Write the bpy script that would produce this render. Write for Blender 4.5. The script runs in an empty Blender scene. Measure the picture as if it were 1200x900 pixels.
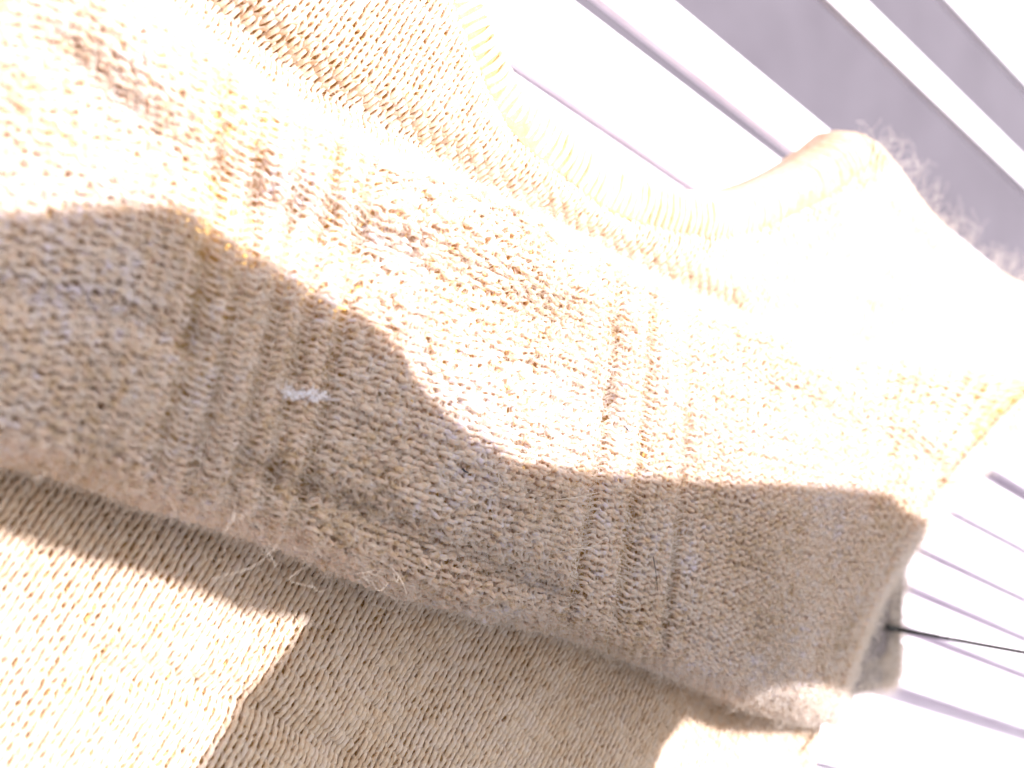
import bpy, math, random
import numpy as np

# ------------------------------------------------------------------ camera, sky, sun, exposure
SC = bpy.context.scene
COL = SC.collection
rng = np.random.default_rng(7)
random.seed(7)

W_REF, H_REF, F_PX = 1200.0, 900.0, 1800.0      # reference frame in pixels and focal length in pixels
TILT = math.radians(48.0)                        # off the vertical, towards +X (right of the picture)
CAM = np.array([0.0, 0.0, 0.44])
VIEW = np.array([math.sin(TILT), 0, -math.cos(TILT)])
RIGHT = np.array([math.cos(TILT), 0, math.sin(TILT)])
UP = np.array([0.0, 1.0, 0.0])

cam_data = bpy.data.cameras.new('camera')
cam = bpy.data.objects.new('camera', cam_data)
COL.objects.link(cam)
cam.location = CAM
cam.rotation_euler = (0, -TILT, 0)
cam_data.sensor_width = 36.0
cam_data.lens = 36.0 * F_PX / W_REF
cam_data.clip_start = 0.01
cam_data.clip_end = 200.0
cam_data.dof.use_dof = True
cam_data.dof.focus_distance = 0.56
cam_data.dof.aperture_fstop = 8.5
SC.camera = cam

SUN_AZ, SUN_EL = math.radians(52), math.radians(62)
SUN = np.array([math.cos(SUN_AZ) * math.cos(SUN_EL), math.sin(SUN_AZ) * math.cos(SUN_EL), math.sin(SUN_EL)])
world = bpy.data.worlds.new('World')
SC.world = world
world.use_nodes = True
wn = world.node_tree
sky = wn.nodes.new('ShaderNodeTexSky')
sky.sky_type = 'NISHITA'
sky.sun_disc = False
sky.sun_elevation = SUN_EL
sky.sun_rotation = math.pi / 2 - SUN_AZ
sky.dust_density = 4.0
sky.air_density = 1.0
sky.ozone_density = 1.0
hsv = wn.nodes.new('ShaderNodeHueSaturation')    # milky, hazy sky
hsv.inputs['Saturation'].default_value = 0.15
wn.links.new(sky.outputs[0], hsv.inputs['Color'])
bg = wn.nodes['Background']
wn.links.new(hsv.outputs[0], bg.inputs['Color'])
bg.inputs['Strength'].default_value = 0.078

sun_data = bpy.data.lights.new('sun', 'SUN')
sun_data.energy = 4.9
sun_data.angle = math.radians(0.8)
sun_data.color = (1.0, 0.955, 0.97)
sun = bpy.data.objects.new('sun', sun_data)
COL.objects.link(sun)
from mathutils import Vector
sun.rotation_euler = Vector(tuple(-SUN)).to_track_quat('-Z', 'Y').to_euler()

SC.view_settings.view_transform = 'Standard'
SC.view_settings.look = 'None'
SC.view_settings.gamma = 1.0
SC.view_settings.exposure = 1.6
SC.cycles.diffuse_bounces = 6
SC.cycles.max_bounces = 10

# ------------------------------------------------------------------ helpers
def at(px, py, z):
    """world points seen at reference pixels (px, py) at height z"""
    px, py, z = np.broadcast_arrays(np.asarray(px, float), np.asarray(py, float), np.asarray(z, float))
    a = (px - W_REF / 2) / F_PX
    b = (H_REF / 2 - py) / F_PX
    d = VIEW + a[..., None] * RIGHT + b[..., None] * UP
    t = (z - CAM[2]) / d[..., 2]
    return CAM + d * t[..., None]

def to_px(P):
    q = P - CAM
    dep = q @ VIEW
    return W_REF / 2 + F_PX * (q @ RIGHT) / dep, H_REF / 2 - F_PX * (q @ UP) / dep

def nrm(v):
    return v / np.maximum(np.linalg.norm(v, axis=-1, keepdims=True), 1e-12)

def seg_dist(X, Y, pts):
    """distance to a polyline"""
    best = np.full(X.shape, 1e9)
    for (x0, y0), (x1, y1) in zip(pts[:-1], pts[1:]):
        dx, dy = x1 - x0, y1 - y0
        t = np.clip(((X - x0) * dx + (Y - y0) * dy) / (dx * dx + dy * dy + 1e-18), 0, 1)
        best = np.minimum(best, np.hypot(X - x0 - t * dx, Y - y0 - t * dy))
    return best

def inside(X, Y, poly):
    r = np.zeros(X.shape, bool)
    n = len(poly)
    for i in range(n):
        x0, y0 = poly[i]; x1, y1 = poly[(i + 1) % n]
        if y0 == y1: continue
        c = ((y0 > Y) != (y1 > Y)) & (X < (x1 - x0) * (Y - y0) / (y1 - y0) + x0)
        r ^= c
    return r

def catmull(xs, ys, q):
    """smooth interpolation of ys (n,k) given at increasing xs"""
    xs = np.asarray(xs, float); ys = np.asarray(ys, float)
    if ys.ndim == 1: ys = ys[:, None]
    m = np.gradient(ys, xs, axis=0)
    i = np.clip(np.searchsorted(xs, q, side='right') - 1, 0, len(xs) - 2)
    h = (xs[i + 1] - xs[i])[:, None]
    t = ((q - xs[i])[:, None]) / h
    return ((2*t**3 - 3*t**2 + 1) * ys[i] + (t**3 - 2*t**2 + t) * h * m[i]
            + (-2*t**3 + 3*t**2) * ys[i+1] + (t**3 - t**2) * h * m[i+1])

def resample(pts, n):
    pts = np.asarray(pts, float)
    L = np.concatenate([[0], np.cumsum(np.linalg.norm(np.diff(pts, axis=0), axis=1))])
    return catmull(L, pts, np.linspace(0, L[-1], n))

def smooth_noise(n, step, k=1):
    m = int(n / step) + 4
    c = rng.standard_normal((m, k))
    x = np.linspace(0, m - 3.01, n)
    return catmull(np.arange(m), c, x)

def mesh_from(name, verts, quads, mat, parent=None, smooth=True, tris=None):
    me = bpy.data.meshes.new(name)
    verts = np.ascontiguousarray(verts, np.float32).reshape(-1, 3)
    quads = np.asarray(quads, np.int32).reshape(-1, 4)
    nt = 0 if tris is None else len(tris)
    me.vertices.add(len(verts)); me.vertices.foreach_set('co', verts.ravel())
    loops = quads.ravel()
    starts = np.arange(len(quads)) * 4
    totals = np.full(len(quads), 4)
    if nt:
        tris = np.asarray(tris, np.int32).reshape(-1, 3)
        starts = np.concatenate([starts, len(loops) + np.arange(nt) * 3])
        totals = np.concatenate([totals, np.full(nt, 3)])
        loops = np.concatenate([loops, tris.ravel()])
    me.loops.add(len(loops)); me.loops.foreach_set('vertex_index', loops.astype(np.int32))
    me.polygons.add(len(starts))
    me.polygons.foreach_set('loop_start', starts.astype(np.int32))
    me.polygons.foreach_set('loop_total', totals.astype(np.int32))
    me.polygons.foreach_set('use_smooth', np.full(len(starts), smooth))
    me.update(calc_edges=True)
    me.materials.append(mat)
    o = bpy.data.objects.new(name, me)
    COL.objects.link(o)
    if parent is not None: o.parent = parent
    return o

class Tubes:
    """collects tubes round centre lines and joins them into one mesh"""
    def __init__(self, sides=5, lump=0.0):
        self.lump = lump; self.k = sides; self.v = []; self.q = []; self.t = []; self.n = 0
    def add(self, C, N, R, caps=True):
        n = len(C)
        if n < 2: return
        T = nrm(np.gradient(C, axis=0))
        B = nrm(np.cross(T, N)); M = np.cross(B, T)
        R = np.broadcast_to(np.asarray(R, float), (n,))
        a = np.arange(self.k) * 2 * math.pi / self.k
        ring = (C[:, None, :] + R[:, None, None] * (np.cos(a)[None, :, None] * B[:, None, :] + np.sin(a)[None, :, None] * M[:, None, :]))
        if self.lump: ring = C[:, None, :] + (ring - C[:, None, :]) * (1 + self.lump * rng.standard_normal((n, self.k, 1)).clip(-1.6, 1.6))
        self.v.append(ring.reshape(-1, 3))
        i = np.arange(n - 1)[:, None] * self.k; j = np.arange(self.k)[None, :]; j2 = (j + 1) % self.k
        self.q.append((np.stack([i + j, i + j2, i + self.k + j2, i + self.k + j], -1) + self.n).reshape(-1, 4))
        if caps:
            self.v.append(np.array([C[0], C[-1]]))
            c0 = self.n + n * self.k
            jj = np.arange(self.k); jn = (jj + 1) % self.k
            self.t.append(np.stack([jn + self.n, jj + self.n, np.full(self.k, c0)], -1))
            off = self.n + (n - 1) * self.k
            self.t.append(np.stack([jj + off, jn + off, np.full(self.k, c0 + 1)], -1))
            self.n += 2
        self.n += n * self.k
    def build(self, name, mat, parent=None):
        if not self.v: return None
        t = np.concatenate(self.t) if self.t else None
        return mesh_from(name, np.concatenate(self.v), np.concatenate(self.q), mat, parent, True, t)

def grid_mesh(name, P, mat, parent=None, keep=None):
    a, b = P.shape[:2]
    i = np.arange(a - 1)[:, None] * b; j = np.arange(b - 1)[None, :]
    q = np.stack([i + j, i + b + j, i + b + j + 1, i + j + 1], -1)
    if keep is not None: q = q[keep]
    q = q.reshape(-1, 4)
    used = np.unique(q); remap = np.full(a * b, -1); remap[used] = np.arange(len(used))
    return mesh_from(name, P.reshape(-1, 3)[used], remap[q], mat, parent, True)

def prism(name, poly3, thick, mat, parent=None, bevel=0.0):
    """a flat slab: polygon (n,3) as its top face, thick downwards"""
    import bmesh
    bm = bmesh.new()
    top = [bm.verts.new(tuple(p)) for p in poly3]
    bot = [bm.verts.new((p[0], p[1], p[2] - thick)) for p in poly3]
    bm.faces.new(top); bm.faces.new(list(reversed(bot)))
    n = len(top)
    for i in range(n):
        bm.faces.new([top[i], bot[i], bot[(i + 1) % n], top[(i + 1) % n]])
    bmesh.ops.recalc_face_normals(bm, faces=bm.faces[:])
    if bevel > 0:
        es = [e for e in bm.edges if len(e.link_faces) == 2 and e.calc_face_angle(0) > 0.6]
        bmesh.ops.bevel(bm, geom=es, offset=bevel, segments=2, affect='EDGES', profile=0.6)
    me = bpy.data.meshes.new(name); bm.to_mesh(me); bm.free()
    me.materials.append(mat)
    o = bpy.data.objects.new(name, me); COL.objects.link(o)
    if parent is not None: o.parent = parent
    return o

def thing(name, label, cat, group=None):
    o = bpy.data.objects.new(name, None); COL.objects.link(o)
    o.empty_display_size = 0.02
    o['label'] = label; o['category'] = cat
    if group: o['group'] = group
    return o

def hair(name, curves_pts, radius, mat, parent):
    """curves_pts: (m, k, 3); radius: (m,k) or scalar"""
    m, k = curves_pts.shape[:2]
    hc = bpy.data.hair_curves.new(name)
    hc.add_curves([k] * m)
    hc.attributes['position'].data.foreach_set('vector', np.ascontiguousarray(curves_pts, np.float32).ravel())
    at_r = hc.attributes.get('radius') or hc.attributes.new('radius', 'FLOAT', 'POINT')
    at_r.data.foreach_set('value', np.broadcast_to(np.asarray(radius, np.float32), (m, k)).ravel())
    hc.materials.append(mat)
    o = bpy.data.objects.new(name, hc); COL.objects.link(o)
    if parent is not None: o.parent = parent
    return o

# ------------------------------------------------------------------ materials
def mat_base(name):
    m = bpy.data.materials.new(name); m.use_nodes = True
    nt = m.node_tree
    return m, nt, nt.nodes['Principled BSDF'], nt.nodes['Material Output']

def wool(name, stops, scale=260.0, transl=0.48, fleck=1400.0, bump=0.35, sheen=0.15):
    m, nt, p, out = mat_base(name)
    tc = nt.nodes.new('ShaderNodeNewGeometry')
    n1 = nt.nodes.new('ShaderNodeTexNoise'); n1.inputs['Scale'].default_value = scale
    n1.inputs['Detail'].default_value = 3; n1.inputs['Roughness'].default_value = 0.65
    n2 = nt.nodes.new('ShaderNodeTexNoise'); n2.inputs['Scale'].default_value = fleck
    n2.inputs['Detail'].default_value = 2
    n3 = nt.nodes.new('ShaderNodeTexNoise'); n3.inputs['Scale'].default_value = 22.0
    n3.inputs['Detail'].default_value = 2
    for n in (n1, n2, n3): nt.links.new(tc.outputs['Position'], n.inputs['Vector'])
    add = nt.nodes.new('ShaderNodeMath'); add.operation = 'MULTIPLY_ADD'
    nt.links.new(n2.outputs['Fac'], add.inputs[0]); add.inputs[1].default_value = 0.35
    nt.links.new(n1.outputs['Fac'], add.inputs[2])
    add2 = nt.nodes.new('ShaderNodeMath'); add2.operation = 'MULTIPLY_ADD'
    nt.links.new(n3.outputs['Fac'], add2.inputs[0]); add2.inputs[1].default_value = 0.45
    nt.links.new(add.outputs[0], add2.inputs[2])
    sub = nt.nodes.new('ShaderNodeMath'); sub.operation = 'SUBTRACT'; sub.inputs[1].default_value = 0.40
    nt.links.new(add2.outputs[0], sub.inputs[0])
    cr = nt.nodes.new('ShaderNodeValToRGB')
    el = cr.color_ramp.elements
    el[0].position = stops[0][0]; el[0].color = (*stops[0][1], 1)
    el[1].position = stops[-1][0]; el[1].color = (*stops[-1][1], 1)
    for pos, c in stops[1:-1]:
        e = el.new(pos); e.color = (*c, 1)
    nt.links.new(sub.outputs[0], cr.inputs['Fac'])
    nt.links.new(cr.outputs['Color'], p.inputs['Base Color'])
    p.inputs['Roughness'].default_value = 0.95
    p.inputs['Specular IOR Level'].default_value = 0.1
    p.inputs['Sheen Weight'].default_value = sheen
    p.inputs['Sheen Roughness'].default_value = 0.6
    bp = nt.nodes.new('ShaderNodeBump'); bp.inputs['Strength'].default_value = bump
    bp.inputs['Distance'].default_value = 0.0008
    nt.links.new(n2.outputs['Fac'], bp.inputs['Height'])
    nt.links.new(bp.outputs[0], p.inputs['Normal'])
    tr = nt.nodes.new('ShaderNodeBsdfTranslucent')
    nt.links.new(cr.outputs['Color'], tr.inputs['Color'])
    mix = nt.nodes.new('ShaderNodeMixShader'); mix.inputs[0].default_value = transl
    nt.links.new(p.outputs[0], mix.inputs[1]); nt.links.new(tr.outputs[0], mix.inputs[2])
    nt.links.new(mix.outputs[0], out.inputs['Surface'])
    return m

M_SCARF = wool('heathered_wool', [(0.30, (0.64, 0.46, 0.27)), (0.41, (0.83, 0.66, 0.48)), (0.49, (0.90, 0.72, 0.63)), (0.57, (0.87, 0.76, 0.63)), (0.68, (0.86, 0.79, 0.88))])
M_SCARF_IN = wool('heathered_wool_inner_shaded', [(0.3, (0.42, 0.26, 0.075)), (0.7, (0.56, 0.37, 0.13))], transl=0.0, sheen=0.0)  # scarf wool darkened and browned: shade inside the stitch holes put into colour
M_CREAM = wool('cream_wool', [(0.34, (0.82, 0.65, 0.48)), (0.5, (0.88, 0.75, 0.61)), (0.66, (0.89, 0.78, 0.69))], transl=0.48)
M_CREAM_IN = wool('cream_wool_inner_shaded', [(0.3, (0.46, 0.30, 0.11)), (0.7, (0.60, 0.41, 0.18))], transl=0.0, sheen=0.0)  # cream wool in a darker tone, painting the shade between stitches and ribs
M_FIBRE = wool('loose_fibre', [(0.3, (0.78, 0.68, 0.58)), (0.7, (0.86, 0.80, 0.76))], transl=0.45, bump=0.0)

def plain(name, c0, c1, scale, rough=0.6, bump=0.0):
    m, nt, p, out = mat_base(name)
    g = nt.nodes.new('ShaderNodeNewGeometry')
    n = nt.nodes.new('ShaderNodeTexNoise'); n.inputs['Scale'].default_value = scale; n.inputs['Detail'].default_value = 4
    nt.links.new(g.outputs['Position'], n.inputs['Vector'])
    cr = nt.nodes.new('ShaderNodeValToRGB')
    cr.color_ramp.elements[0].position = 0.3; cr.color_ramp.elements[0].color = (*c0, 1)
    cr.color_ramp.elements[1].position = 0.7; cr.color_ramp.elements[1].color = (*c1, 1)
    nt.links.new(n.outputs['Fac'], cr.inputs['Fac']); nt.links.new(cr.outputs[0], p.inputs['Base Color'])
    p.inputs['Roughness'].default_value = rough
    if bump:
        b = nt.nodes.new('ShaderNodeBump'); b.inputs['Strength'].default_value = bump; b.inputs['Distance'].default_value = 0.001
        nt.links.new(n.outputs['Fac'], b.inputs['Height']); nt.links.new(b.outputs[0], p.inputs['Normal'])
    return m
M_SLAT = plain('white_paint', (0.66, 0.61, 0.67), (0.74, 0.70, 0.75), 30, 0.5)
M_FLOOR = plain('grey_concrete', (0.059, 0.050, 0.063), (0.074, 0.064, 0.079), 9, 0.9, 0.2)
M_FOLD = wool('shaded_fold_wool', [(0.34, (0.15, 0.12, 0.11)), (0.5, (0.20, 0.165, 0.165)), (0.66, (0.24, 0.20, 0.215))], transl=0.0, bump=0.6)  # darker copy of the scarf wool; the fold's shade is in the colour
M_CORD = plain('black_cord', (0.006, 0.005, 0.004), (0.012, 0.010, 0.008), 900, 0.6, 0.3)
M_SHADE = plain('shadow_blocker', (0.10, 0.09, 0.09), (0.14, 0.13, 0.12), 60, 0.9)  # dull dark surface of the added shadow-casting panel
M_SPECK = plain('dark_fluff', (0.02, 0.02, 0.03), (0.05, 0.05, 0.07), 900, 0.9)
M_LINT = plain('white_lint', (0.78, 0.76, 0.84), (0.86, 0.84, 0.90), 900, 0.95)

# ------------------------------------------------------------------ ground and bench
Z_FLOOR = -0.46
Z_BENCH = -0.08
n = 40
gx, gy = np.meshgrid(np.linspace(-40, 60, n), np.linspace(-50, 50, n), indexing='ij')
fl = grid_mesh('floor', np.stack([gx, gy, np.full_like(gx, Z_FLOOR)], -1), M_FLOOR)
fl['kind'] = 'structure'

VPX = W_REF / 2 + F_PX / math.tan(TILT)
VPY = 1190.0
D_SLAT = nrm(VIEW + (VPX - W_REF / 2) / F_PX * RIGHT + (H_REF / 2 - VPY) / F_PX * UP)
D_SLAT[2] = 0; D_SLAT = nrm(D_SLAT)
Q_SLAT = np.array([-D_SLAT[1], D_SLAT[0], 0.0])
def slope_q(s):
    p = at(1100.0, VPY - s * (VPX - 1100.0), Z_BENCH)
    return float(p @ Q_SLAT)
bench = thing('slatted_bench', 'white painted slatted bench under the knitwear, out of focus', 'bench')
edges = [(1.30, 1.19), (1.175, 1.072), (0.989, 0.953), (0.8325, 0.786), (0.770, 0.6905), (0.6845, 0.608),
         (0.590, 0.538), (0.529, 0.482), (0.473, 0.438), (0.428, 0.395), (0.385, 0.331), (0.308, 0.235), (0.23, 0.15), (0.145, 0.05),
         (0.04, -0.05), (-0.06, -0.15), (-0.16, -0.25)]
ZB = np.array([0, 0, Z_BENCH])
base0 = at(700.0, 450.0, Z_BENCH)
s0 = float(base0 @ D_SLAT)
for (a, b) in edges:
    qa, qb = slope_q(a), slope_q(b)
    L0, L1 = s0 - 0.75, s0 + 1.9
    poly = [D_SLAT * L0 + Q_SLAT * qb, D_SLAT * L1 + Q_SLAT * qb, D_SLAT * L1 + Q_SLAT * qa, D_SLAT * L0 + Q_SLAT * qa]
    prism('slat', np.array(poly) + ZB, 0.009, M_SLAT, bench, bevel=0.0040)
qb0, qb1 = slope_q(-0.25), slope_q(0.774)
poly = [D_SLAT * (s0 - 0.74) + Q_SLAT * qb0, D_SLAT * (s0 + 1.69) + Q_SLAT * qb0, D_SLAT * (s0 + 1.69) + Q_SLAT * qb1, D_SLAT * (s0 - 0.74) + Q_SLAT * qb1]
prism('added_gap_board', np.array(poly) + ZB - np.array([0, 0, 0.021]), 0.010, M_SLAT, bench, bevel=0.001)  # added white board, put under the slats to lighten their gaps
qlo, qhi = slope_q(-0.25), slope_q(1.30)
for L in (s0 - 0.55, s0 + 1.7):
    poly = [D_SLAT * L + Q_SLAT * qlo, D_SLAT * (L + 0.05) + Q_SLAT * qlo, D_SLAT * (L + 0.05) + Q_SLAT * qhi, D_SLAT * L + Q_SLAT * qhi]
    prism('rail', np.array(poly) + ZB - np.array([0, 0, 0.0312]), 0.035, M_SLAT, bench, bevel=0.003)
    for q in (qlo + 0.01, qhi - 0.06):
        poly = [D_SLAT * L + Q_SLAT * q, D_SLAT * (L + 0.05) + Q_SLAT * q, D_SLAT * (L + 0.05) + Q_SLAT * (q + 0.05), D_SLAT * L + Q_SLAT * (q + 0.05)]
        prism('leg', np.array(poly) + ZB - np.array([0, 0, 0.067]), Z_BENCH - Z_FLOOR - 0.067, M_SLAT, bench, bevel=0.003)

# ------------------------------------------------------------------ stitch maker
def stitch_rows(surf, u0, u1, rows, seg, H, D, A, ZO, R, mask, jitter, name, mat, parent, sides=5, ladders=(), fade=None):
    """one yarn per row: surf(u, v) -> P, N, X-size, Y-size; H, D, A, ZO are (rows, wales) arrays"""
    nw = u1 - u0
    out = []
    ph = np.arange(nw * seg + 1) / seg
    wc = np.arange(nw) + 0.5
    for j in rows:
        f = lambda M: np.interp(ph, wc, M[j - rows[0]])
        phi = 2 * math.pi * ph
        ju = smooth_noise(len(ph), seg * 0.8)[:, 0] * jitter[0]
        jv = smooth_noise(len(ph), seg * 0.9)[:, 0] * jitter[1] + smooth_noise(len(ph), seg * 7)[:, 0] * jitter[1]
        jz = smooth_noise(len(ph), seg * 0.7)[:, 0] * jitter[2]
        lad = np.zeros(len(ph))
        for lu in ladders:
            lad = np.maximum(lad, np.exp(-((ph + u0 - lu - 0.06 * math.sin(j * 1.7)) / 0.54) ** 2))
        if fade is not None: lad = lad * fade(j)
        u = u0 + ph + f(A) * np.sin(2 * phi) + ju
        v = j + 0.5 - f(H) * np.cos(phi) * (1 - 0.8 * lad) + jv
        P, N = surf(u, v)
        z = -f(D) * np.cos(2 * phi) + f(ZO) + jz - 0.0023 * lad
        C = P + N * z[:, None]
        r = R * (1 + 0.16 * smooth_noise(len(ph), seg * 0.5)[:, 0].clip(-1.8, 1.8)) * (1 - 0.68 * lad)
        ok = mask(C, u, v)
        i = 0; n = len(ph)
        while i < n:
            if not ok[i]:
                i += 1; continue
            k = i
            while k < n and ok[k]: k += 1
            if k - i > 4:
                tb = Tubes(sides, 0.17); tb.add(C[i:k], N[i:k], r[i:k]); tb.build(name, mat, parent)
                out.append((C[i:k], N[i:k]))
            i = k
    return out

def fuzz(yarns, count, length, radius, name, mat, parent, k=5, lift=0.5, keep=None):
    C = np.concatenate([a for a, b in yarns]); N = np.concatenate([b for a, b in yarns])
    T = np.concatenate([nrm(np.gradient(a, axis=0)) for a, b in yarns])
    if keep is not None:
        ok = keep(C); C, N, T = C[ok], N[ok], T[ok]
    i = rng.integers(0, len(C), count)
    c, nn, tt = C[i], N[i], T[i]
    L = length * np.exp(rng.normal(0, 0.45, count))
    d = nrm(tt * rng.normal(0, 1.0, count)[:, None] + np.cross(tt, nn) * rng.normal(0, 0.8, count)[:, None] + nn * (lift * np.abs(rng.normal(0, 1, count)) + 0.1)[:, None])
    curl = nrm(rng.standard_normal((count, 3)))
    side = nrm(np.cross(d, curl)); s2 = np.cross(d, side)
    t = np.linspace(0, 1, k)
    amp = rng.uniform(0.1, 0.5, count) * L
    w = rng.uniform(0.7, 2.2, count) * math.pi
    p0 = rng.uniform(0, 6.28, count)
    ang = t[None] * w[:, None]
    P = (c + nn * 0.0005)[:, None] + d[:, None] * (t[None] * L[:, None])[..., None] \
        + side[:, None] * (amp[:, None] * (np.sin(ang + p0[:, None]) - np.sin(p0)[:, None]) * t[None])[..., None] \
        + s2[:, None] * (0.6 * amp[:, None] * (np.cos(ang + p0[:, None]) - np.cos(p0)[:, None]) * t[None])[..., None] \
        - nn[:, None] * ((t[None] ** 2) * L[:, None] * 0.35)[..., None]
    o = hair(name, P, radius * (1.1 - 0.6 * t)[None], mat, parent)
    o['kind'] = 'stuff'
    return o

# ------------------------------------------------------------------ cream sweater
Z_SW = 0.030
seam_px = [(505, -140), (525, -60), (548, 30), (572, 92), (607, 150), (667, 207), (707, 237), (763, 262), (813, 276), (880, 273), (945, 248), (1003, 214), (1030, 186)]
neck_px = [(545, -140), (562, -60), (585, 40), (606, 84), (640, 124), (690, 168), (735, 200), (775, 219), (820, 233), (878, 232), (932, 214), (982, 184), (1012, 158)]
rim_px = [(1012, 160), (1026, 152), (1046, 180), (1085, 230), (1130, 280), (1170, 308), (1200, 325), (1260, 362), (1330, 440), (1125, 500), (1030, 640), (985, 760), (966, 845), (940, 990)]
seam = resample([at(x, y, Z_SW) for x, y in seam_px], 60)
neck = resample([at(x, y, Z_SW) for x, y in neck_px], 60)
rim = np.array([at(x, y, Z_SW * 0.75) for x, y in rim_px])
outer = [at(x, y, Z_SW) for x, y in [(-320, 1000), (-320, -160)]]
SW_POLY = [tuple(p[:2]) for p in outer] + [tuple(p[:2]) for p in seam] + [tuple(p[:2]) for p in rim]
RIM2 = [tuple(p[:2]) for p in rim]
B_VALLEYS = [(seam_px, 0.0035, 9), ([(250, -10), (330, 55), (400, 108), (500, 165), (600, 225), (700, 282), (770, 325), (860, 362)], 0.010, 20),
             ([(100, 780), (200, 796), (290, 822), (400, 880)], 0.0035, 16),
             ([(1005, 225), (1060, 262), (1130, 330)], 0.003, 14),
             ([(890, 290), (980, 300), (1080, 350)], 0.0025, 16)]
sw_px_poly = None

def sweater_z(X, Y):
    d = seg_dist(X, Y, RIM2)
    q = np.clip(d / 0.022, 0, 1)
    z = Z_SW * np.sqrt(np.clip(1 - (1 - q) ** 2, 0, 1))
    P = np.stack([X, Y, np.full_like(X, Z_SW)], -1)
    px, py = to_px(P)
    for pts, dep, wid in B_VALLEYS:
        z = z - dep * np.exp(-(seg_dist(px, py, pts) / wid) ** 2)
    z = z + 0.0016 * np.sin(X * 31 + Y * 17 + 0.7) * q + 0.0013 * np.sin(X * 53 - Y * 71) * q
    return z

sweater = thing('cream_sweater', 'cream fine knit sweater with ribbed crew neck lying on the white bench under the scarf', 'sweater')
xs = np.arange(-0.05, 1.25, 0.004); ys = np.arange(-0.36, 0.36, 0.004)
gx, gy = np.meshgrid(xs, ys, indexing='ij')
gz = sweater_z(gx, gy)
SURF_STEP = 0.004
gn = nrm(np.stack([-np.gradient(gz, SURF_STEP, axis=0), -np.gradient(gz, SURF_STEP, axis=1), np.ones_like(gz)], -1))
def lookup(arr, X, Y):
    fx = np.clip((X - xs[0]) / SURF_STEP, 0, len(xs) - 1.001); fy = np.clip((Y - ys[0]) / SURF_STEP, 0, len(ys) - 1.001)
    i = fx.astype(int); j = fy.astype(int); a = (fx - i); b = (fy - j)
    if arr.ndim == 3: a = a[:, None]; b = b[:, None]
    return arr[i, j] * (1 - a) * (1 - b) + arr[i+1, j] * a * (1 - b) + arr[i, j+1] * (1 - a) * b + arr[i+1, j+1] * a * b

WA = math.radians(50)                                  # direction of the wales on the bench
WD = np.array([math.cos(WA), math.sin(WA)]); WC = np.array([math.sin(WA), -math.cos(WA)])
WW, WR = 0.0055, 0.0038
def sweater_surf(u, v):
    X = u * WW * WC[0] + v * WR * WD[0]; Y = u * WW * WC[1] + v * WR * WD[1]
    return np.stack([X, Y, lookup(gz, X, Y) ], -1), nrm(lookup(gn, X, Y))

# the inner layer under the stitches, as a solid sheet with a rounded edge
px_c, py_c = to_px(np.stack([gx, gy, np.full_like(gx, Z_SW)], -1))
view_ok = (px_c > -200) & (px_c < 1380) & (py_c > -120) & (py_c < 1000)
ins = inside(gx, gy, SW_POLY) & view_ok
keep = ins[:-1, :-1] & ins[1:, :-1] & ins[:-1, 1:] & ins[1:, 1:]
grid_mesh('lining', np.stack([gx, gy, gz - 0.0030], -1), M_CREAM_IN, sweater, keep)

# ------------------------------------------------------------------ scarf surface
st = [  # top pixel, middle pixel, bottom pixel of the stations along the scarf
    ((-180, -330), (-240, 100), (-320, 440)),
    ((40, -120), (15, 220), (-60, 528)), ((150, -25), (130, 275), (60, 553)), ((269, 73), (236, 350), (172, 590)), ((415, 163), (365, 410), (315, 634)), ((560, 226), (530, 470), (478, 696)),
    ((735, 312), (712, 530), (672, 747)), ((812, 352), (800, 575), (775, 785)), ((930, 389), (915, 610), (868, 821)),
    ((1080, 421), (1020, 630), (936, 840)), ((1300, 438), (1082, 626), (988, 844))]
st_s = np.array([-0.16, 0, 0.09, 0.18, 0.30, 0.43, 0.57, 0.645, 0.755, 0.885, 1.0])
prof = [  # fraction from the top edge, height
    (0.035, 0.030), (0.012, 0.036), (0.000, 0.047), (0.006, 0.058), (0.030, 0.068), (0.075, 0.074), (0.16, 0.077), (0.32, 0.079), (0.5, 0.079),
    (0.68, 0.078), (0.80, 0.075), (0.88, 0.071), (0.935, 0.066), (0.975, 0.056), (0.995, 0.047), (1.000, 0.040), (0.985, 0.034), (0.955, 0.030)]
NS, NT = 420, 300
sv = np.linspace(-0.16, 1, NS)
ctl = catmull(st_s, np.array(st, float).reshape(len(st), 6), sv)
tp, md, bt = ctl[:, 0:2], ctl[:, 2:4], ctl[:, 4:6]
pf = np.array(prof)
pl = np.concatenate([[0], np.cumsum(np.hypot(np.diff(pf[:, 0]) * 0.17, np.diff(pf[:, 1])))]); pl /= pl[-1]
pr = catmull(pl, pf, np.linspace(0, 1, NT))
f = pr[:, 0][None, :, None]
pxy = (2*f*f - 3*f + 1) * tp[:, None] + (4*f - 4*f*f) * md[:, None] + (2*f*f - f) * bt[:, None]
zz = np.repeat(pr[:, 1][None], NS, 0).copy()
S_VALLEYS = [([(60, 60), (150, 132), (250, 205), (330, 250), (400, 278), (520, 318), (640, 372), (700, 392)], 0.0085, 36),
             ([(470, 214), (600, 268), (700, 318), (800, 374), (900, 404), (1000, 436), (1110, 480), (1180, 500)], 0.0065, 26),
             ([(560, 400), (640, 440), (700, 466)], 0.0060, 28),
             ([(830, 440), (930, 470), (1040, 520), (1090, 545)], 0.0055, 22),
             ([(300, 546), (330, 560), (420, 592), (500, 630), (580, 665), (645, 686)], 0.0062, 17),
             ([(-50, 330), (60, 350), (150, 370), (240, 400)], 0.003, 18)]
up_w = np.clip((zz - 0.045) / 0.02, 0, 1)
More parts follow.
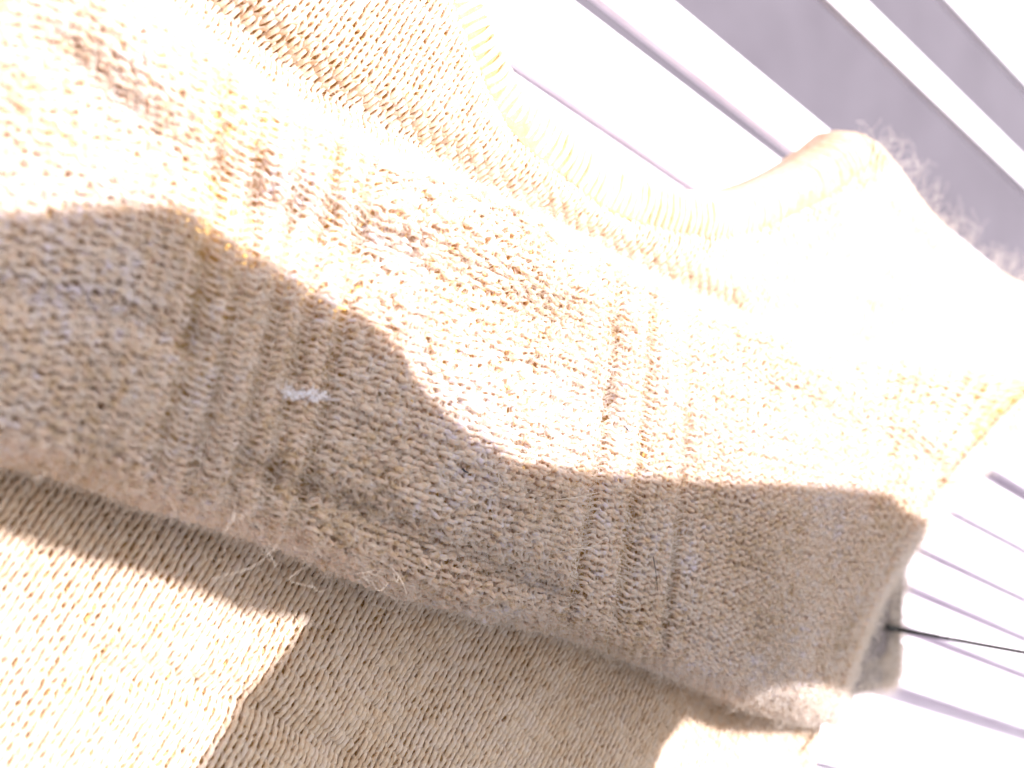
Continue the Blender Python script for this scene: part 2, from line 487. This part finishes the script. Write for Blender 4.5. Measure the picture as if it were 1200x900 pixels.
for pts, dep, wid in S_VALLEYS:
    zz -= up_w * dep * np.exp(-(seg_dist(pxy[..., 0], pxy[..., 1], pts) / wid) ** 2)
zz += up_w * (0.0018 * np.sin(sv * 23)[:, None] * np.sin(np.linspace(0, 9, NT))[None] + 0.0012 * np.sin(sv * 47 + 1)[:, None] * np.sin(np.linspace(0, 17, NT) + 2)[None])
endq = np.clip((1 - sv) / 0.045, 0, 1)                      # the right-hand end rolls down
endw = np.sqrt(np.clip(1 - (1 - endq) ** 2, 0, 1))
zz = 0.036 + (zz - 0.036) * (0.15 + 0.85 * endw[:, None])
S = at(pxy[..., 0], pxy[..., 1], zz)
dU = np.gradient(S, axis=0); dV = np.gradient(S, axis=1)
SN = nrm(np.cross(dV, dU))
if SN[NS // 2, NT // 2, 2] < 0: SN = -SN
Lu = np.concatenate([[0], np.cumsum(np.linalg.norm(np.diff(S[:, NT // 2], axis=0), axis=1))])
NWALE = int(Lu[-1] / 0.0068)
u_of = np.interp(np.linspace(0, Lu[-1], 2000), Lu, np.arange(NS))
NROW = 76
def scarf_surf(u, v):
    fi = np.interp(np.clip(u / NWALE, 0, 1), np.linspace(0, 1, 2000), u_of)
    fj = np.clip(v / NROW, 0, 1) * (NT - 1)
    fi = np.clip(fi, 0, NS - 1.001); fj = np.clip(fj, 0, NT - 1.001)
    i = fi.astype(int); j = fj.astype(int); a = (fi - i)[:, None]; b = (fj - j)[:, None]
    g = lambda M: M[i, j] * (1 - a) * (1 - b) + M[i+1, j] * a * (1 - b) + M[i, j+1] * (1 - a) * b + M[i+1, j+1] * a * b
    return g(S), nrm(g(SN))

scarf = thing('knit_scarf', 'thick fuzzy beige knit scarf with purl columns folded across the cream sweater', 'scarf')
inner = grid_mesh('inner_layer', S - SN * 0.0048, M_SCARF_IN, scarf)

# texture plan along the scarf, in reference pixels at mid height
jm = NROW // 2
wal = np.arange(NWALE) + 0.5
Pm, _ = scarf_surf(wal, np.full(NWALE, float(jm)))
wpx = to_px(Pm)[0]
Hs = np.full((NROW, NWALE), 0.80); Ds = np.full((NROW, NWALE), -0.0011); As = np.full((NROW, NWALE), 0.13); Zs = np.zeros((NROW, NWALE))
moss = np.clip((wpx - 400) / 30, 0, 1) * np.clip((690 - wpx) / 20, 0, 1)
sgn = rng.choice([-1.0, 1.0], (NROW, NWALE), p=[0.6, 0.4])
Ds = Ds * (1 - moss) + moss * -0.0013 * rng.uniform(0.1, 1.3, (NROW, NWALE))
Hs = Hs * (1 - moss) + moss * rng.uniform(0.30, 0.85, (NROW, NWALE))
As = As * (1 - moss) + moss * rng.uniform(0.05, 0.24, (NROW, NWALE))
Zs = Zs + moss * rng.normal(0, 0.0009, (NROW, NWALE))
LADDERS = [float(np.interp(lx, wpx, wal)) for lx in (234, 274, 316, 352, 392, 704, 748, 798, 1064)]
Hs *= rng.uniform(0.88, 1.12, Hs.shape)
vis_all = lambda C, u, v: np.ones(len(C), bool)
scarf_yarn = stitch_rows(scarf_surf, 0, NWALE, list(range(NROW)), 10, Hs, Ds, As, Zs, 0.00089, vis_all, (0.05, 0.10, 0.00025), 'yarn_row', M_SCARF, scarf, ladders=LADDERS, fade=lambda j: min(1, max(0, (j - 5) / 4)) * min(1, max(0, (NROW - 11 - j) / 5)))
fuzz(scarf_yarn, 150000, 0.0038, 0.00006, 'fuzz', M_FIBRE, scarf)
fuzz(scarf_yarn, 9000, 0.0085, 0.00007, 'long_fuzz', M_FIBRE, scarf, lift=0.7)

# ------------------------------------------------------------------ sweater stitches
scarf_core = [tuple(p[:2]) for p in np.concatenate([S[::10, np.argmin(np.abs(pr[:, 0] - 0.10))], S[::-10, NT - 1 - np.argmin(np.abs(pr[::-1, 0] - 0.90))]])]
def sw_mask(C, u, v):
    px, py = to_px(C)
    ok = inside(C[:, 0], C[:, 1], SW_POLY) & (px > -60) & (px < 1300) & (py > -60) & (py < 950)
    return ok & ~inside(C[:, 0], C[:, 1], scarf_core)
corn = np.array([at(x, y, Z_SW)[:2] for x, y in ((-60, -60), (1300, -60), (1300, 950), (-60, 950))])
cu = corn @ WC / WW; cv = corn @ WD / WR
u0, u1 = int(cu.min()) - 1, int(cu.max()) + 1
v0, v1 = int(cv.min()) - 1, int(cv.max()) + 1
nr, nw = v1 - v0, u1 - u0
Hc = np.full((nr, nw), 0.80) * rng.uniform(0.92, 1.08, (nr, nw)); Dc = np.full((nr, nw), 0.0010); Ac = np.full((nr, nw), 0.10); Zc = np.zeros((nr, nw))
sw_yarn = stitch_rows(sweater_surf, u0, u1, list(range(v0, v1)), 10, Hc, Dc, Ac, Zc, 0.00097, sw_mask, (0.03, 0.05, 0.00012), 'yarn_row', M_CREAM, sweater)
fuzz(sw_yarn, 45000, 0.0030, 0.00004, 'fuzz', M_FIBRE, sweater, lift=0.35)

pad = [(-200, 620), (60, 520), (300, 560), (640, 690), (860, 780), (940, 760), (1040, 560), (1080, 480), (900, 420), (700, 340), (420, 220), (200, 120), (-200, 60)]
prism('under_layer', np.array([at(x, y, 0.020) for x, y in pad]), 0.0195 - Z_BENCH, M_CREAM, sweater, bevel=0.01)

# ribbed collar
collar = bpy.data.objects.new('collar', None); COL.objects.link(collar); collar.parent = sweater
NRIB = 96
sm = resample(seam, NRIB * 4); nk = resample(neck, NRIB * 4)
cy = []
for i in range(NRIB):
    a = sm[i * 4 + 2]; b = nk[i * 4 + 2]
    px_i = to_px(a)
    if px_i[1] < -70: continue
    b = a + (b - a) * 1.22
    t = np.linspace(0, 1, 12)
    C = a[None] * (1 - t)[:, None] + b[None] * t[:, None]
    zs = lookup(gz, np.array([a[0]]), np.array([a[1]]))[0]
    C[:, 2] = np.interp(t, [0, 0.12, 0.4, 0.75, 0.92, 1.0], [zs - 0.0015, zs + 0.0004, zs + 0.0024, zs + 0.0018, zs - 0.0022, zs - 0.009])
    wv = nrm(np.gradient(sm, axis=0))[i * 4 + 2]
    C += wv[None] * (0.0012 * np.sin(t * 5 + rng.uniform(0, 6)))[:, None] * rng.uniform(0, 0.6)
    C = np.concatenate([C, [[C[-1, 0], C[-1, 1], 0.004]]])
    N = np.tile([0.0, 0, 1.0], (len(C), 1)); N[-2:] = nrm(b - a) if np.linalg.norm(b - a) > 0 else [1, 0, 0]
    tb = Tubes(7)
    hw = np.linalg.norm(sm[min(i * 4 + 6, len(sm) - 1)] - sm[i * 4 + 2])
    tb.add(C, N, max(0.0012, 0.37 * hw))
    tb.build('rib', M_CREAM, collar)
    cy.append((C[:10], N[:10]))
P = np.stack([sm * 1.0, nk * 1.0], 1)
nk = sm + (nk - sm) * 1.2
Pt = np.stack([sm, sm * 0.6 + nk * 0.4, sm * 0.25 + nk * 0.75, nk, nk], 1)
Pt[:, 0, 2] -= 0.004; Pt[:, 1, 2] -= 0.0022; Pt[:, 2, 2] -= 0.0034; Pt[:, 3, 2] -= 0.009; Pt[:, 4, 2] = 0.004
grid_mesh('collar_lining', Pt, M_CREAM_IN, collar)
tb = Tubes(7)
C = sm.copy(); C[:, 2] = lookup(gz, sm[:, 0], sm[:, 1]) - 0.0012
tb.add(C, np.tile([0, 0, 1.0], (len(C), 1)), 0.0010)
tb.build('seam', M_CREAM, collar)
fuzz(cy, 2500, 0.0035, 0.00003, 'collar_fuzz', M_FIBRE, sweater, lift=0.4)

# curled hairs standing off the shoulder
ed = resample(rim[1:8], 200)
m = 170
i = (rng.beta(1.1, 1.4, m) * 199).astype(int)
c = ed[i] + np.array([-0.0045, -0.0045, 0]); c[:, 2] = lookup(gz, c[:, 0], c[:, 1]) + 0.0005; t = np.linspace(0, 1, 14)
outd = nrm(np.stack([0.55 + 0.2 * rng.standard_normal(m), 0.6 + 0.3 * rng.standard_normal(m), 0.5 + 0.4 * rng.standard_normal(m)], -1))
L = rng.uniform(0.005, 0.022, m); w = rng.uniform(2, 7, m); p0 = rng.uniform(0, 6.28, m); am = rng.uniform(0.15, 0.42, m) * L
s1 = nrm(np.cross(outd, [0, 0, 1.0])); s2 = np.cross(outd, s1)
P = c[:, None] + outd[:, None] * (t[None] * L[:, None])[..., None] + s1[:, None] * (am[:, None] * (np.sin(t[None] * w[:, None] + p0[:, None]) - np.sin(p0)[:, None]))[..., None] + s2[:, None] * (am[:, None] * (np.cos(t[None] * w[:, None] + p0[:, None]) - np.cos(p0)[:, None]))[..., None]
o = hair('shoulder_hairs', P, 0.00006 * (1.1 - 0.5 * t)[None], M_FIBRE, sweater); o['kind'] = 'stuff'

# ------------------------------------------------------------------ loose hairs lying on the scarf
def on_scarf(px, py, lift=0.0025):
    k = np.argmin(np.hypot(pxy[..., 0] - px, pxy[..., 1] - py) + 1e3 * (np.arange(NT) < 20)[None])
    i, j = np.unravel_index(k, (NS, NT))
    return S[i, j] + SN[i, j] * lift
def strand(name, pxs, r, mat, parent, lift=0.003):
    pts = resample(np.array([on_scarf(x, y, lift) for x, y in pxs]), 16)
    tb = Tubes(5); tb.add(pts, np.tile([0, 0, 1.0], (16, 1)), r * np.linspace(1, 0.5, 16)); return tb.build(name, mat, parent)
for pxs in ([(372, 515), (405, 516), (430, 520), (447, 526)], [(300, 540), (312, 565), (300, 590)], [(325, 350), (350, 347), (375, 345)],
            [(330, 350), (345, 336)], [(262, 388), (275, 378), (300, 376), (316, 380)], [(240, 500), (232, 520), (226, 533)], [(720, 588), (727, 604), (733, 617)],
            [(660, 640), (690, 637), (705, 622), (714, 610)], [(575, 547), (577, 562), (574, 582)], [(790, 672), (796, 664), (803, 656)], [(742, 342), (738, 360), (736, 378)],
            [(640, 585), (665, 583), (694, 577)], [(720, 706), (737, 710), (752, 700)]):
    strand('stray_hair', pxs, 0.00022, M_FIBRE, scarf)
strand('stray_hair', [(760, 650), (762, 662), (761, 675), (765, 690)], 0.0002, M_SPECK, scarf)['label'] = 'dark stray hair near the column gaps'

for pxs in ([(729, 500), (731, 503), (733, 507)], [(537, 549), (541, 551), (545, 552)], [(300, 610), (302, 612), (303, 614)]):
    strand('dark_speck', pxs, 0.00045, M_SPECK, scarf, 0.0018)

# lint tuft
lint = thing('lint_tuft', 'small white lint tuft caught on the shaded left part of the scarf', 'lint')
core = resample(np.array([on_scarf(x, y, 0.0026) for x, y in [(326, 459), (338, 461), (350, 463), (366, 461), (374, 466)]]), 40)
m = 46; i = rng.integers(0, 40, m); t = np.linspace(0, 1, 8)
d = nrm((core[-1] - core[0])[None] * rng.choice([-1, 1], m)[:, None] / 0.014 + 0.8 * rng.standard_normal((m, 3)))
L = rng.uniform(0.002, 0.0065, m); sd = nrm(np.cross(d, rng.standard_normal((m, 3))))
c = core[i] + rng.normal(0, 1, (m, 3)) * np.array([0.0012, 0.0009, 0.0003]) * np.sin(0.3 + 2.5 * i / 40)[:, None]
P = c[:, None] + d[:, None] * ((t[None] - 0.5) * L[:, None])[..., None] + sd[:, None] * (0.25 * L[:, None] * np.sin(t[None] * rng.uniform(2, 6, m)[:, None]))[..., None]
P[..., 2] = np.maximum(P[..., 2], (c[:, 2] - 0.0008)[:, None])
hair('lint_fibres', P, 0.00012, M_LINT, lint)

# ------------------------------------------------------------------ lower fold of the scarf end and the black cord
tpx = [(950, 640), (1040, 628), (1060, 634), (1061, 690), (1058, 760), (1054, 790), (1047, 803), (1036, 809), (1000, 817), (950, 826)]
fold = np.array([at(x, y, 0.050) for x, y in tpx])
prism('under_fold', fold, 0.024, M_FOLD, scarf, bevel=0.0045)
m = 4200
a_ = rng.random(m); j_ = rng.integers(1, 8, m)
q = fold[j_] * a_[:, None] + fold[j_ + 1] * (1 - a_)[:, None]
q = q + (fold.mean(0) - q) * (rng.random(m) ** 1.5 * 0.55)[:, None]
T_ = nrm(rng.standard_normal((m, 3))); up_ = np.tile([0, 0, 1.0], (m, 1))
d_ = nrm(T_ + 0.5 * up_); L_ = 0.004 * np.exp(rng.normal(0, 0.4, m)); t = np.linspace(0, 1, 5)
sd = nrm(np.cross(d_, rng.standard_normal((m, 3))))
P = q[:, None] + d_[:, None] * (t[None] * L_[:, None])[..., None] + sd[:, None] * (0.3 * L_[:, None] * np.sin(3 * t[None]))[..., None]
o = hair('fold_fuzz', P, 0.00006, M_FIBRE, scarf); o['kind'] = 'stuff'
cord = thing('black_cord', 'thin taut black cord with thicker tip running right from the scarf end', 'cord')
pts = resample(np.array([at(1052, 737.5, 0.0535), at(1100, 746, 0.070), at(1150, 755.5, 0.096), at(1200, 764.5, 0.122), at(1290, 778, 0.165)]), 24)
tb = Tubes(8); tb.add(pts, np.tile([0, 0, 1.0], (24, 1)), 0.00135 * np.linspace(1, 0.8, 24)); tb.build('cord_line', M_CORD, cord)
pts = resample(np.array([at(1039, 735, 0.0522), at(1048, 736.5, 0.0526), at(1057, 738.4, 0.0545)]), 10)
tb = Tubes(8); tb.add(pts, np.tile([0, 0, 1.0], (10, 1)), 0.0018 * np.array([0.5, 0.85, 1, 1, 1, 1, 1, 0.95, 0.85, 0.65])); tb.build('cord_tip', M_CORD, cord)

# ------------------------------------------------------------------ added unseen panel, its outline shaped to drop the rounded shadow
Z_SHADE = 0.36
def surf_at(px, py, kind):
    if kind == 'f': return at(px, py, 0.08)
    if kind == 't': return at(px, py, 0.050)
    if kind == 'e': return at(px, py, 0.055)
    if kind == 'l':                                  # just past the lip as the sun sees it
        i = int(np.argmin(np.hypot(bt[:, 0] - px, bt[:, 1] - py)))
        col = S[i] + SUN * ((Z_SHADE - S[i][:, 2]) / SUN[2])[:, None]
        nn = np.array([0.2, 0.98, 0])
        k = int(np.argmin(col @ nn))
        return S[i][k] - nn * 0.009
    if kind == 's': return on_scarf(px, py, 0.001)
    return at(px, py, Z_SW)
outline = [(-110, 268, 'f'), (0, 252, 'f'), (100, 245, 'f'), (190, 246, 's'), (232, 258, 's'), (300, 305, 's'), (360, 342, 's'), (420, 372, 's'), (455, 405, 's'), (478, 444, 's'), (505, 476, 's'), (548, 516, 's'), (600, 545, 's'),
           (700, 557, 's'), (860, 569, 's'), (1000, 575, 's'), (1040, 583, 's'), (1058, 604, 's'), (1076, 640, 'e'), (1064, 700, 't'), (1061, 798, 't'), (1050, 815, 't'), (1000, 824, 't'), (965, 826, 't'), (925, 800, 's'), (870, 790, 's'),
           (850, 800, 'c'), (805, 838, 'c'), (770, 880, 'c'), (740, 960, 'c'), (480, 985, 'c'), (180, 970, 'c'), (262, 848, 'c'), (300, 800, 'c'), (345, 750, 'c'), (364, 726, 'c'), (388, 663, 'l'), (333, 642, 'l'), (254, 613, 'l'), (199, 596, 'l'), (150, 582, 'l'), (60, 555, 'l'), (-40, 530, 'l'), (-110, 510, 'l')]
op = []
for x, y, k in outline:
    p = surf_at(x, y, k)
    op.append(p + SUN * ((Z_SHADE - p[2]) / SUN[2]))
shade = thing('shadow_blocker', 'added unseen panel above the knits, shaped to cast the rounded shadow', 'shadow blocker')
prism('blocker_panel', np.array(op), 0.003, M_SHADE, shade)
